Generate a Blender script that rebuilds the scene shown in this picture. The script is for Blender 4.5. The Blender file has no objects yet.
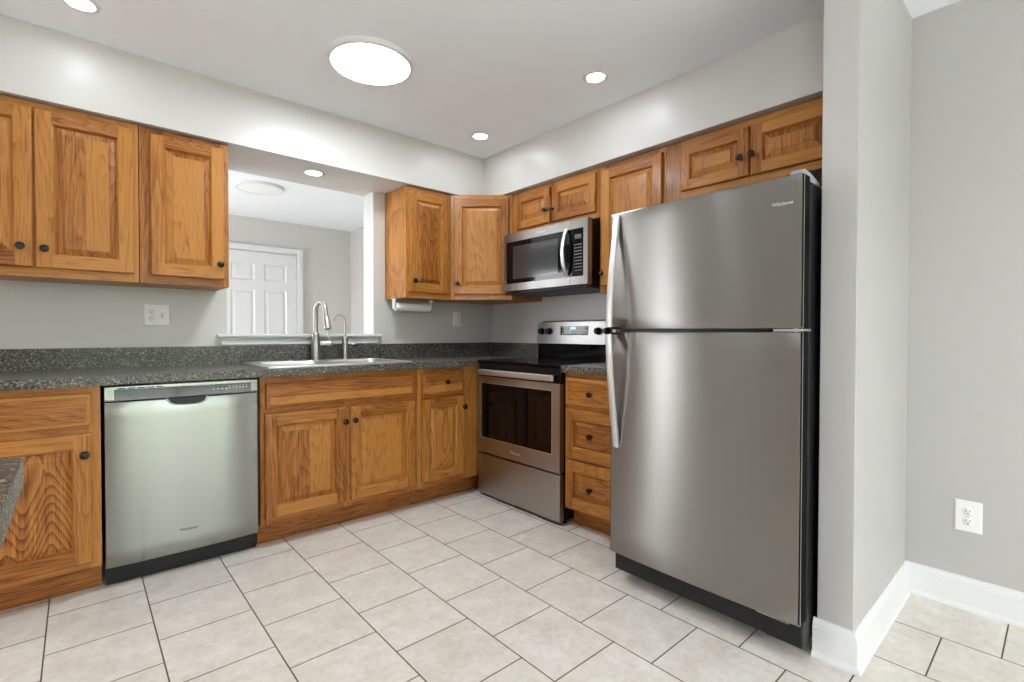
import bpy, math, random
from mathutils import Matrix, Vector
from math import sin, cos, pi, radians

S = bpy.context.scene
COL = S.collection
random.seed(7)

# ------------------------------------------------------------------ camera
cam_d = bpy.data.cameras.new('camera')
cam = bpy.data.objects.new('camera', cam_d); COL.objects.link(cam)
cam_d.sensor_width = 36.0
cam_d.lens = 36.0 * 491.4643 / 1024
cam_d.clip_start = 0.02
_y, _p, _r = radians(48.5403), radians(-0.8733), radians(0.0715)
F = Vector((cos(_y) * cos(_p), sin(_y) * cos(_p), sin(_p)))
R0 = Vector((sin(_y), -cos(_y), 0)); U0 = R0.cross(F)
R_ = R0 * cos(_r) + U0 * sin(_r); U_ = -R0 * sin(_r) + U0 * cos(_r)
M = Matrix(((R_.x, U_.x, -F.x, -2.682), (R_.y, U_.y, -F.y, -3.2984), (R_.z, U_.z, -F.z, 1.094), (0, 0, 0, 1)))
cam.matrix_world = M
S.camera = cam

# ------------------------------------------------------------------ world, exposure, portals
S.view_settings.view_transform = 'Standard'
S.view_settings.look = 'None'
S.view_settings.gamma = 1.0
S.view_settings.use_curve_mapping = False
S.view_settings.exposure = 1.76
S.cycles.use_denoising = True
S.cycles.max_bounces = 10
S.cycles.diffuse_bounces = 6
S.cycles.sample_clamp_indirect = 6.0
S.cycles.caustics_reflective = False
S.cycles.caustics_refractive = False
SKY = 3.7
LED = 19.0
CAN = 24.0
GLOBE = 3.0
W = bpy.data.worlds.new('overcast_sky'); S.world = W; W.use_nodes = True
_bg = W.node_tree.nodes['Background']
_bg.inputs['Color'].default_value = (0.90, 0.95, 1.0, 1); _bg.inputs['Strength'].default_value = SKY


def portal(loc, rot, sx, sy):
    d = bpy.data.lights.new('daylight_portal', 'AREA'); d.shape = 'RECTANGLE'; d.size = sx; d.size_y = sy
    d.cycles.is_portal = True
    o = bpy.data.objects.new('daylight_portal', d); COL.objects.link(o); o.location = loc; o.rotation_euler = rot
    return o


CEIL = 2.422
portal((-1.675, -6.02, 1.04), (radians(90), 0, 0), 2.5, 1.98)       # patio door behind the camera (faces +y)
portal((-5.42, -4.6, 1.2), (radians(90), 0, radians(-90)), 1.3, 1.7)  # added left window (faces +x)
portal((-4.5, 0.13, 1.04), (radians(90), 0, radians(180)), 0.85, 1.98)  # garden door (faces -y)
portal((-3.58, 1.6, 1.08), (radians(90), 0, radians(-90)), 1.7, 1.95)    # added next room window (faces +x)


# ------------------------------------------------------------------ materials
def new_mat(name):
    m = bpy.data.materials.new(name); m.use_nodes = True
    nt = m.node_tree; b = nt.nodes['Principled BSDF']
    return m, nt, b


def simple(name, col, rough=0.5, metal=0.0, spec=0.5, noise=0.0, nscale=8.0, bump=0.0, bscale=60.0, emis=None, estr=0, coat=0):
    m, nt, b = new_mat(name)
    b.inputs['Base Color'].default_value = (*col, 1); b.inputs['Roughness'].default_value = rough
    b.inputs['Metallic'].default_value = metal; b.inputs['Specular IOR Level'].default_value = spec
    b.inputs['Coat Weight'].default_value = coat
    tc = nt.nodes.new('ShaderNodeTexCoord')
    n = nt.nodes.new('ShaderNodeTexNoise'); n.inputs['Scale'].default_value = nscale; n.inputs['Detail'].default_value = 3
    nt.links.new(tc.outputs['Object'], n.inputs['Vector'])
    mx = nt.nodes.new('ShaderNodeMix'); mx.data_type = 'RGBA'
    mx.inputs['A'].default_value = (*[c * (1 - noise) for c in col], 1)
    mx.inputs['B'].default_value = (*[min(1, c * (1 + noise)) for c in col], 1)
    nt.links.new(n.outputs['Fac'], mx.inputs['Factor']); nt.links.new(mx.outputs['Result'], b.inputs['Base Color'])
    if bump:
        n2 = nt.nodes.new('ShaderNodeTexNoise'); n2.inputs['Scale'].default_value = bscale; n2.inputs['Detail'].default_value = 2
        nt.links.new(tc.outputs['Object'], n2.inputs['Vector'])
        bp = nt.nodes.new('ShaderNodeBump'); bp.inputs['Strength'].default_value = bump; bp.inputs['Distance'].default_value = 0.002
        nt.links.new(n2.outputs['Fac'], bp.inputs['Height']); nt.links.new(bp.outputs['Normal'], b.inputs['Normal'])
    if emis:
        b.inputs['Emission Color'].default_value = (*emis, 1); b.inputs['Emission Strength'].default_value = estr
    return m


def oak(name, axis, RC=46.0, RW=0.30, low=(0.9, 8.0)):
    m, nt, b = new_mat(name); N = nt.nodes; L = nt.links
    tc = N.new('ShaderNodeTexCoord')
    at = N.new('ShaderNodeAttribute'); at.attribute_name = 'tone'
    cmb = N.new('ShaderNodeCombineXYZ')
    for i, k in enumerate((7.3, 3.1, 11.7)):
        mm = N.new('ShaderNodeMath'); mm.operation = 'MULTIPLY'; mm.inputs[1].default_value = k
        L.new(at.outputs['Fac'], mm.inputs[0]); L.new(mm.outputs[0], cmb.inputs[i])
    add = N.new('ShaderNodeVectorMath'); add.operation = 'ADD'
    L.new(tc.outputs['Object'], add.inputs[0]); L.new(cmb.outputs[0], add.inputs[1])

    def scaled(s_long, s_cross):
        v = N.new('ShaderNodeVectorMath'); v.operation = 'MULTIPLY'
        sc = [s_cross, s_cross * 0.18, s_cross]; sc[axis] = s_long
        v.inputs[1].default_value = sc
        L.new(add.outputs[0], v.inputs[0]); return v
    # growth rings: contour lines of a slow, stretched noise give cathedral figure
    v1 = scaled(*low)
    n1 = N.new('ShaderNodeTexNoise'); n1.inputs['Scale'].default_value = 1.0; n1.inputs['Detail'].default_value = 1.0
    n1.inputs['Roughness'].default_value = 0.35
    L.new(v1.outputs[0], n1.inputs['Vector'])
    v2 = scaled(4.5, 95)
    n2 = N.new('ShaderNodeTexNoise'); n2.inputs['Scale'].default_value = 1.0; n2.inputs['Detail'].default_value = 4.0
    L.new(v2.outputs[0], n2.inputs['Vector'])
    v3 = scaled(9, 330)
    n3 = N.new('ShaderNodeTexNoise'); n3.inputs['Scale'].default_value = 1.0; n3.inputs['Detail'].default_value = 2.0
    L.new(v3.outputs[0], n3.inputs['Vector'])

    def math_(op, a, bb=None):
        q = N.new('ShaderNodeMath'); q.operation = op
        for i, z in enumerate((a, bb)):
            if z is None: continue
            if isinstance(z, (int, float)): q.inputs[i].default_value = z
            else: L.new(z, q.inputs[i])
        return q.outputs[0]
    ph = math_('ADD', math_('MULTIPLY', n1.outputs['Fac'], RC), math_('MULTIPLY', n2.outputs['Fac'], 1.1))
    fr = math_('FRACT', math_('MULTIPLY', ph, 0.5))
    ring = math_('POWER', fr, 2.5)                                   # soft rise, sharp edge of each ring
    fib = math_('MULTIPLY', math_('SUBTRACT', n2.outputs['Fac'], 0.38), 1.6)
    pore = math_('MULTIPLY', math_('SUBTRACT', n3.outputs['Fac'], 0.50), 2.4)
    tot = math_('ADD', math_('MULTIPLY', ring, RW), math_('ADD', math_('MULTIPLY', fib, 0.50), math_('MULTIPLY', pore, 0.50)))
    tn = math_('MULTIPLY', math_('SUBTRACT', math_('FRACT', math_('MULTIPLY', at.outputs['Fac'], 17.0)), 0.42), 0.55)
    tot = math_('ADD', tot, tn)
    cr = N.new('ShaderNodeValToRGB'); e = cr.color_ramp
    e.elements[0].position = 0.0; e.elements[0].color = (0.455, 0.195, 0.040, 1)
    e.elements[1].position = 1.0; e.elements[1].color = (0.095, 0.024, 0.005, 1)
    k = e.elements.new(0.35); k.color = (0.325, 0.115, 0.020, 1)
    k = e.elements.new(0.68); k.color = (0.175, 0.052, 0.009, 1)
    L.new(tot, cr.inputs['Fac']); L.new(cr.outputs[0], b.inputs['Base Color'])
    b.inputs['Roughness'].default_value = 0.42; b.inputs['Specular IOR Level'].default_value = 0.3
    b.inputs['Coat Weight'].default_value = 0.10; b.inputs['Coat Roughness'].default_value = 0.15
    bp = N.new('ShaderNodeBump'); bp.inputs['Strength'].default_value = 0.12; bp.inputs['Distance'].default_value = 0.001
    L.new(pore, bp.inputs['Height']); L.new(bp.outputs[0], b.inputs['Normal'])
    return m


def steel(name, col=(0.60, 0.59, 0.57), rough=0.3, axis=0, streak=0.10, aniso=0.0, tz='Z'):
    m, nt, b = new_mat(name); N = nt.nodes; L = nt.links
    tc = N.new('ShaderNodeTexCoord')
    v = N.new('ShaderNodeVectorMath'); v.operation = 'MULTIPLY'
    sc = [900.0] * 3; sc[axis] = 6.0; v.inputs[1].default_value = sc
    L.new(tc.outputs['Object'], v.inputs[0])
    n = N.new('ShaderNodeTexNoise'); n.inputs['Scale'].default_value = 1.0; n.inputs['Detail'].default_value = 3
    L.new(v.outputs[0], n.inputs['Vector'])
    mr = N.new('ShaderNodeMapRange'); mr.inputs['To Min'].default_value = rough - streak * .5; mr.inputs['To Max'].default_value = rough + streak * .5
    L.new(n.outputs['Fac'], mr.inputs['Value']); L.new(mr.outputs[0], b.inputs['Roughness'])
    mx = N.new('ShaderNodeMix'); mx.data_type = 'RGBA'
    mx.inputs['A'].default_value = (*[c * .93 for c in col], 1); mx.inputs['B'].default_value = (*[c * 1.05 for c in col], 1)
    L.new(n.outputs['Fac'], mx.inputs['Factor']); L.new(mx.outputs['Result'], b.inputs['Base Color'])
    b.inputs['Metallic'].default_value = 1.0
    if aniso:
        b.inputs['Anisotropic'].default_value = aniso; b.inputs['Anisotropic Rotation'].default_value = 0.25
        tg = N.new('ShaderNodeTangent'); tg.direction_type = 'RADIAL'; tg.axis = tz
        L.new(tg.outputs[0], b.inputs['Tangent'])
    return m


def counter_mat(name):
    m, nt, b = new_mat(name); N = nt.nodes; L = nt.links
    tc = N.new('ShaderNodeTexCoord')
    vo = N.new('ShaderNodeTexVoronoi'); vo.inputs['Scale'].default_value = 230
    L.new(tc.outputs['Object'], vo.inputs['Vector'])
    sp = N.new('ShaderNodeSeparateColor'); L.new(vo.outputs['Color'], sp.inputs[0])
    cr = N.new('ShaderNodeValToRGB'); e = cr.color_ramp; e.interpolation = 'CONSTANT'
    e.elements[0].position = 0; e.elements[0].color = (0.040, 0.037, 0.032, 1)
    e.elements[1].position = 0.34; e.elements[1].color = (0.075, 0.069, 0.058, 1)
    for p_, c in ((0.62, (0.13, 0.12, 0.098)), (0.80, (0.20, 0.185, 0.15)), (0.90, (0.012, 0.012, 0.012)), (0.955, (0.34, 0.325, 0.28))):
        k = e.elements.new(p_); k.color = (*c, 1)
    L.new(sp.outputs[0], cr.inputs['Fac']); L.new(cr.outputs[0], b.inputs['Base Color'])
    b.inputs['Roughness'].default_value = 0.26
    return m


def tile_mat(name):
    m, nt, b = new_mat(name); N = nt.nodes; L = nt.links
    tc = N.new('ShaderNodeTexCoord')
    sx = N.new('ShaderNodeSeparateXYZ'); L.new(tc.outputs['Object'], sx.inputs[0])
    rw, bw = 0.3026, 0.3065
    ax = 2.779 + rw * 40; ay = 2.243 - 0.5 * bw + bw * 40

    def add(o, k):
        q = N.new('ShaderNodeMath'); q.operation = 'ADD'; q.inputs[1].default_value = k; L.new(o, q.inputs[0]); return q.outputs[0]
    cb = N.new('ShaderNodeCombineXYZ')
    L.new(add(sx.outputs[1], ay), cb.inputs[0]); L.new(add(sx.outputs[0], ax), cb.inputs[1])
    br = N.new('ShaderNodeTexBrick'); br.offset = 0.5; br.offset_frequency = 2; br.squash = 1.0
    br.inputs['Scale'].default_value = 1.0; br.inputs['Brick Width'].default_value = bw; br.inputs['Row Height'].default_value = rw
    br.inputs['Mortar Size'].default_value = 0.0026; br.inputs['Mortar Smooth'].default_value = 0.25; br.inputs['Bias'].default_value = 0.0
    br.inputs['Color1'].default_value = (0.81, 0.765, 0.71, 1); br.inputs['Color2'].default_value = (0.77, 0.72, 0.665, 1)
    br.inputs['Mortar'].default_value = (0.12, 0.088, 0.064, 1)
    L.new(cb.outputs[0], br.inputs['Vector'])
    n1 = N.new('ShaderNodeTexNoise'); n1.inputs['Scale'].default_value = 9; n1.inputs['Detail'].default_value = 6; n1.inputs['Roughness'].default_value = .65
    L.new(tc.outputs['Object'], n1.inputs['Vector'])
    n2 = N.new('ShaderNodeTexNoise'); n2.inputs['Scale'].default_value = 45; n2.inputs['Detail'].default_value = 4
    L.new(tc.outputs['Object'], n2.inputs['Vector'])
    cr = N.new('ShaderNodeValToRGB'); e = cr.color_ramp
    e.elements[0].position = .35; e.elements[0].color = (0.84, 0.815, 0.78, 1); e.elements[1].position = .68; e.elements[1].color = (1.0, 1.0, 1.0, 1)
    L.new(n1.outputs['Fac'], cr.inputs['Fac'])
    cr2 = N.new('ShaderNodeValToRGB'); e = cr2.color_ramp
    e.elements[0].position = .3; e.elements[0].color = (0.90, 0.89, 0.87, 1); e.elements[1].position = .6; e.elements[1].color = (1.0, 1.0, 1.0, 1)
    L.new(n2.outputs['Fac'], cr2.inputs['Fac'])

    def mul(a, c):
        q = N.new('ShaderNodeMix'); q.data_type = 'RGBA'; q.blend_type = 'MULTIPLY'; q.inputs['Factor'].default_value = 1
        L.new(a, q.inputs['A']); L.new(c, q.inputs['B']); return q.outputs['Result']
    L.new(mul(mul(br.outputs['Color'], cr.outputs[0]), cr2.outputs[0]), b.inputs['Base Color'])
    mr = N.new('ShaderNodeMapRange'); mr.inputs['To Min'].default_value = 0.36; mr.inputs['To Max'].default_value = 0.85
    L.new(br.outputs['Fac'], mr.inputs['Value']); L.new(mr.outputs[0], b.inputs['Roughness'])
    bp = N.new('ShaderNodeBump'); bp.invert = True; bp.inputs['Strength'].default_value = 0.5; bp.inputs['Distance'].default_value = 0.003
    L.new(br.outputs['Fac'], bp.inputs['Height']); L.new(bp.outputs[0], b.inputs['Normal'])
    return m


def glass_mat(name, refl=0.06, tint=(1, 1, 1)):
    m = bpy.data.materials.new(name); m.use_nodes = True; nt = m.node_tree; nt.nodes.clear()
    o = nt.nodes.new('ShaderNodeOutputMaterial'); t = nt.nodes.new('ShaderNodeBsdfTransparent'); g = nt.nodes.new('ShaderNodeBsdfGlossy')
    t.inputs[0].default_value = (*tint, 1)
    g.inputs['Roughness'].default_value = 0.02; mx = nt.nodes.new('ShaderNodeMixShader'); mx.inputs[0].default_value = refl
    nt.links.new(t.outputs[0], mx.inputs[1]); nt.links.new(g.outputs[0], mx.inputs[2]); nt.links.new(mx.outputs[0], o.inputs[0])
    return m


WALL = simple('greige_wall_paint', (0.605, 0.583, 0.555), rough=0.34, spec=0.42, noise=0.015, nscale=3, bump=0.10, bscale=160)
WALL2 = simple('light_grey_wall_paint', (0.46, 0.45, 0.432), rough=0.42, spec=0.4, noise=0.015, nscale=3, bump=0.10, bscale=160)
CEILM = simple('white_ceiling_paint', (0.875, 0.905, 0.94), rough=0.75, noise=0.01, bump=0.08, bscale=200)
WHITE = simple('white_trim_paint', (0.72, 0.72, 0.71), rough=0.32, noise=0.01)
PLASTIC = simple('white_plate_plastic', (0.80, 0.795, 0.78), rough=0.3, noise=0.01)
SLOT = simple('dark_slot', (0.003, 0.003, 0.003), rough=0.6)
OAKV = oak('honey_oak_vertical_grain', 2)
OAKH = oak('honey_oak_horizontal_grain', 0)
OAKC = oak('honey_oak_cathedral_grain', 2, 60.0, 0.62, (1.3, 6.0))
OAKS = [OAKV, OAKH, OAKC]
COUNTER = counter_mat('speckled_charcoal_laminate')
TILE = tile_mat('beige_stone_look_tile')
STEEL_F = steel('brushed_fridge_steel', (0.29, 0.275, 0.257), rough=0.31, axis=0, streak=.05, aniso=0.95)
STEEL_D = steel('brushed_dishwasher_steel', (0.285, 0.29, 0.265), rough=0.22, axis=0, streak=.02, aniso=0.95)
STEEL = steel('brushed_range_steel', (0.45, 0.435, 0.415), rough=0.34, axis=0, aniso=0.75)
STEEL_M = steel('microwave_front_steel', (0.33, 0.315, 0.30), rough=0.34, axis=0, aniso=0.6)
STEEL_B = steel('bright_handle_steel', (0.74, 0.74, 0.73), rough=0.38, axis=2)
NICKEL = steel('brushed_nickel', (0.43, 0.41, 0.385), rough=0.32, axis=2)
SINKM = steel('satin_sink_steel', (0.80, 0.80, 0.79), rough=0.38, axis=0)
BLACK = simple('black_enamel', (0.004, 0.004, 0.0045), rough=0.3, spec=0.35, noise=0.1)
DGREY = simple('dark_grey_cabinet_paint', (0.007, 0.0072, 0.008), rough=0.42, spec=0.35, noise=0.08)
KICKG = simple('dark_grey_grille_plastic', (0.012, 0.012, 0.013), rough=0.42, spec=0.3, noise=0.08)
BGLASS = simple('black_glass', (0.0015, 0.0015, 0.002), rough=0.05, spec=0.35)
DWGLASS = simple('glossy_dark_control_panel', (0.010, 0.018, 0.015), rough=0.08, spec=0.5)
BRONZE = simple('oil_rubbed_bronze', (0.012, 0.009, 0.0075), rough=0.28, metal=0.5, spec=0.6, noise=0.15, nscale=60)
RUBBER = simple('black_rubber', (0.003, 0.003, 0.003), rough=0.9, spec=0.15)
MARK = simple('pale_print', (0.7, 0.7, 0.7), rough=0.5)
DMARK = simple('dark_print', (0.10, 0.10, 0.095), rough=0.5)
BLUE = simple('blue_clock_digits', (0.05, 0.1, 0.6), rough=0.4, emis=(0.12, 0.25, 1.0), estr=2.0)
GREYMARK = simple('grey_burner_print', (0.05, 0.05, 0.052), rough=0.12)
PAPER = simple('paper_towel', (0.87, 0.86, 0.85), rough=0.95, noise=0.03, nscale=60, bump=0.4, bscale=300)
CARD = simple('cardboard_core', (0.30, 0.21, 0.13), rough=0.9)
LEDM = simple('led_diffuser_glow', (0.9, 0.9, 0.9), rough=0.5, emis=(0.88, 0.95, 1.0), estr=LED)
CANM = simple('downlight_lens_glow', (0.9, 0.9, 0.9), rough=0.5, emis=(0.88, 0.95, 1.0), estr=CAN)
GLOBM = simple('fill_globe_glow', (0.9, 0.9, 0.9), rough=0.4, emis=(0.94, 0.97, 1.0), estr=GLOBE)
OFFM = simple('unlit_diffuser', (0.86, 0.86, 0.86), rough=0.4)
GLASS = glass_mat('window_glass')
GRASS = simple('lawn_grass', (0.10, 0.19, 0.04), rough=0.9, noise=0.4, nscale=3)
LEAF = simple('hedge_leaves', (0.12, 0.21, 0.055), rough=0.8, noise=0.6, nscale=5, bump=1.0, bscale=12)
BOUNCE_PATIO = simple('bounce_patio_stone', (0.72, 0.70, 0.67), rough=0.9, noise=0.1)
BRASS = simple('brass_door_knob', (0.5, 0.42, 0.28), rough=0.25, metal=1.0)
CHROME = simple('zinc_hinge', (0.62, 0.62, 0.6), rough=0.28, metal=1.0)


# ------------------------------------------------------------------ mesh builder
class MB:
    def __init__(s): s.v = []; s.f = []; s.m = []; s.t = []

    def face(s, pts, mat=0, tone=0.5):
        b = len(s.v); s.v += [tuple(p) for p in pts]; s.f.append(tuple(range(b, b + len(pts)))); s.m.append(mat); s.t.append(tone)

    def box(s, x0, x1, y0, y1, z0, z1, mat=0, tone=0.5, mx=None):
        b = len(s.v)
        P = [(x0, y0, z0), (x1, y0, z0), (x1, y1, z0), (x0, y1, z0), (x0, y0, z1), (x1, y0, z1), (x1, y1, z1), (x0, y1, z1)]
        if mx: P = [tuple(mx @ Vector(p)) for p in P]
        s.v += P
        for f in ((0, 3, 2, 1), (4, 5, 6, 7), (0, 1, 5, 4), (1, 2, 6, 5), (2, 3, 7, 6), (3, 0, 4, 7)):
            s.f.append(tuple(b + i for i in f)); s.m.append(mat); s.t.append(tone)
        return s

    def rings(s, rings, mat=0, tone=0.5, close=False, cap0=True, cap1=True):
        b = len(s.v); n = len(rings[0])
        for r in rings: s.v += [tuple(p) for p in r]
        for i in range(len(rings) - 1 + (1 if close else 0)):
            j = (i + 1) % len(rings)
            for k in range(n):
                l = (k + 1) % n
                s.f.append((b + i * n + k, b + i * n + l, b + j * n + l, b + j * n + k)); s.m.append(mat); s.t.append(tone)
        if not close:
            if cap0: s.f.append(tuple(b + k for k in range(n - 1, -1, -1))); s.m.append(mat); s.t.append(tone)
            if cap1: s.f.append(tuple(b + (len(rings) - 1) * n + k for k in range(n))); s.m.append(mat); s.t.append(tone)
        return s

    def lathe(s, prof, c=(0, 0, 0), axis='z', n=20, mat=0, caps=True, sgn=1):
        R = []
        for r, h in prof:
            ring = []
            for k in range(n):
                a = 2 * pi * k / n; u, v = r * cos(a), r * sin(a)
                if axis == 'z': p = (u, v, h * sgn)
                elif axis == 'y': p = (u, h * sgn, v)
                else: p = (h * sgn, u, v)
                ring.append((c[0] + p[0], c[1] + p[1], c[2] + p[2]))
            R.append(ring)
        return s.rings(R, mat, cap0=caps, cap1=caps)

    def tube(s, path, rad, n=12, mat=0, flat=None):
        """path of points, rad scalar or list; flat=(w,t,up) gives a flat bar"""
        P = [Vector(p) for p in path]; R = []
        if not isinstance(rad, (list, tuple)): rad = [rad] * len(P)
        ref = Vector(flat[2]) if flat else None
        prevn = None
        for i, p in enumerate(P):
            t = (P[min(i + 1, len(P) - 1)] - P[max(i - 1, 0)]).normalized()
            if ref is not None: a = ref
            else:
                a = prevn if prevn is not None else (Vector((0, 0, 1)) if abs(t.z) < .9 else Vector((1, 0, 0)))
            a = (a - t * a.dot(t)).normalized(); prevn = a; bb = t.cross(a)
            ring = []
            for k in range(n):
                th = 2 * pi * k / n
                if flat:
                    q = 0.35
                    ca, sa = cos(th), sin(th)
                    ca = math.copysign(abs(ca) ** q, ca); sa = math.copysign(abs(sa) ** q, sa)
                    ring.append(p + a * ca * flat[0] / 2 + bb * sa * flat[1] / 2)
                else: ring.append(p + a * cos(th) * rad[i] + bb * sin(th) * rad[i])
            R.append(ring)
        return s.rings(R, mat)

    def prism(s, poly, z0, z1, mat=0, tone=.5):
        return s.rings([[(x, y, z0) for x, y in poly], [(x, y, z1) for x, y in poly]], mat, tone)

    def build(s, name, mats, parent=None, bevel=0, smooth=False, loc=None, rot=None, seg=2):
        me = bpy.data.meshes.new(name); me.from_pydata(s.v, [], s.f)
        if not isinstance(mats, (list, tuple)): mats = [mats]
        for m in mats: me.materials.append(m)
        me.polygons.foreach_set('material_index', s.m)
        a = me.attributes.new('tone', 'FLOAT', 'FACE'); a.data.foreach_set('value', s.t)
        me.update()
        import bmesh
        bm = bmesh.new(); bm.from_mesh(me); bmesh.ops.recalc_face_normals(bm, faces=bm.faces); bm.to_mesh(me); bm.free()
        if smooth:
            me.shade_smooth(); me.set_sharp_from_angle(angle=radians(38))
        o = bpy.data.objects.new(name, me); COL.objects.link(o)
        if parent: o.parent = parent
        if loc: o.location = loc
        if rot: o.rotation_euler = rot
        if bevel:
            md = o.modifiers.new('bevel', 'BEVEL'); md.width = bevel; md.segments = seg; md.limit_method = 'ANGLE'
            md.harden_normals = False
        return o


def tag(o, label=None, cat=None, group=None, kind=None):
    if label: o['label'] = label
    if cat: o['category'] = cat
    if group: o['group'] = group
    if kind: o['kind'] = kind
    return o


def thing(name, label, cat, loc=(0, 0, 0), rz=0, group=None):
    o = bpy.data.objects.new(name, None); COL.objects.link(o); o.location = loc; o.rotation_euler = (0, 0, rz)
    o.empty_display_size = 0.1
    return tag(o, label, cat, group)


def copy_tree(o, parent=None):
    c = o.copy(); COL.objects.link(c)
    if parent: c.parent = parent
    for ch in list(o.children): copy_tree(ch, c)
    return c


def text_mesh(name, body, size, mat, parent, loc, rot, extrude=0.0004, shear=0.0):
    cu = bpy.data.curves.new(name, 'FONT'); cu.body = body; cu.size = size; cu.extrude = extrude; cu.shear = shear
    cu.align_x = 'CENTER'; cu.align_y = 'CENTER'
    t = bpy.data.objects.new('tmp_text', cu); COL.objects.link(t)
    bpy.context.view_layer.update()
    me = bpy.data.meshes.new_from_object(t.evaluated_get(bpy.context.evaluated_depsgraph_get()))
    bpy.data.objects.remove(t); bpy.data.curves.remove(cu)
    me.name = name; me.materials.clear(); me.materials.append(mat)
    o = bpy.data.objects.new(name, me); COL.objects.link(o); o.parent = parent; o.location = loc; o.rotation_euler = rot
    return o


RN = -pi / 2        # rotation of things along the right wall (local front -y turns to world -x)
rt = lambda: random.random()

# ------------------------------------------------------------------ room shell
XL, YF, YN = -5.5, -6.1, 2.93


def struct(name, mb, mat, bevel=0):
    o = mb.build(name, mat, bevel=bevel); o['kind'] = 'structure'; return o


_fl = MB().box(XL - .1, .15, YF - .1, .156, -.06, 0); _fl.box(-3.75, .15, .156, YN + .1, -.06, 0)
struct('floor', _fl, TILE)
_cl = MB().box(XL - .1, .15, YF - .1, .156, CEIL, CEIL + .1); _cl.box(-3.75, .15, .156, YN + .1, CEIL, CEIL + .1)
struct('ceiling', _cl, CEILM)

OX0, OX1, OZ0, OZ1, WT = -2.02, -1.090, 1.058, 2.106, 0.156


def holed_wall(mb, axis, a0, a1, t0, t1, z0, z1, holes):
    """wall along an axis; holes (a,b,zb,zt)"""
    def bx(p, q, zb, zt):
        if q - p < 1e-4 or zt - zb < 1e-4: return
        if axis == 'x': mb.box(p, q, t0, t1, zb, zt)
        else: mb.box(t0, t1, p, q, zb, zt)
    cur = a0
    for (p, q, zb, zt) in sorted(holes):
        bx(cur, p, z0, z1); bx(p, q, z0, zb); bx(p, q, zt, z1); cur = q
    bx(cur, a1, z0, z1)
    return mb


struct('wall_back', holed_wall(MB(), 'x', XL, 0.0, 0, WT, 0, CEIL, [(OX0, OX1, OZ0, OZ1), (-4.95, -4.05, 0, 2.05)]), WALL)
struct('wall_right', MB().box(0.0, .12, -2.80, YN, 0, CEIL), WALL)
struct('wall_dining_right', MB().box(-.036, .12, YF, -2.80, 0, CEIL), WALL2)
struct('wall_stub', MB().box(-.80, -.036, -2.847, -2.742, 0, CEIL), WALL2, bevel=.003)
struct('wall_left', holed_wall(MB(), 'y', YF, 0.0, XL - .1, XL, 0, CEIL, [(-5.3, -3.9, .3, 2.1)]), WALL)
struct('wall_front', holed_wall(MB(), 'x', XL, -.036, YF - .1, YF, 0, CEIL, [(-3.0, -.35, 0, 2.05)]), WALL2)
struct('wall_next_room_far', MB().box(-3.7, 0.0, YN, YN + .1, 0, CEIL), WALL)
struct('wall_next_room_left', holed_wall(MB(), 'y', WT, YN, -3.75, -3.65, 0, CEIL, [(.7, 2.5, .05, 2.1)]), WALL2)
# soffit above the wall cabinets (L shape)
SO = MB()
SO.prism([(XL, -.336), (-.352, -.336), (-.352, -2.742), (0, -2.742), (0, 0), (XL, 0)], 2.106, CEIL)
struct('wall_soffit', SO, WALL)

# pass-through sill
SI = MB()
prof = [(0.0, 1.058), (-.012, 1.058), (-.014, 1.036), (-.020, 1.030), (-.022, 1.060), (-.030, 1.066), (-.032, 1.072), (-.045, 1.074), (-.047, 1.084), (-.045, 1.089), (0, 1.089)]
SI = MB()
SI.box(-2.075, -1.045, -.045, WT + .02, 1.071, 1.088)          # sill board
SI.box(-2.062, -1.058, -.030, -.001, 1.058, 1.071)             # cove under the board
SI.box(-2.055, -1.065, -.020, -.001, 1.024, 1.058)             # apron
struct('trim_1', SI, WHITE, bevel=.003)
# painted lining of the right jamb of the opening
struct('trim_2', MB().box(OX1 - .004, OX1 + .0, .0, WT, 1.089, OZ1 - .001), WHITE)


# baseboards
def sweep(path, prof, ends=None):
    """offset profile to the left of the walking direction, mitred"""
    P = [Vector((x, y, 0)) for x, y in path]; R = []
    for i, p in enumerate(P):
        d0 = (P[i] - P[i - 1]).normalized() if i else None
        d1 = (P[i + 1] - P[i]).normalized() if i < len(P) - 1 else None
        nrm = lambda d: Vector((-d.y, d.x, 0))
        if d0 is None: n = nrm(d1)
        elif d1 is None: n = nrm(d0)
        else:
            n = (nrm(d0) + nrm(d1)); n = n / max(1e-6, n.length); n = n / n.dot(nrm(d0))
        R.append([(p.x + n.x * o, p.y + n.y * o, z) for o, z in prof])
    return MB().rings(R)


BP = [(0, 0), (.026, 0), (.026, .006), (.022, .015), (.014, .019), (.014, .098), (.011, .103), (.011, .108), (.007, .118), (.004, .121), (.004, .127), (0, .127)]
b1 = sweep([(-.036, YF + .01), (-.036, -2.847), (-.80, -2.847), (-.80, -2.7325)], BP)
o = b1.build('baseboard_right', WHITE); o['kind'] = 'structure'
o = sweep([(0.0, WT), (0.0, 1.475)][::-1], BP).build('baseboard_next_room', WHITE); o['kind'] = 'structure'


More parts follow.
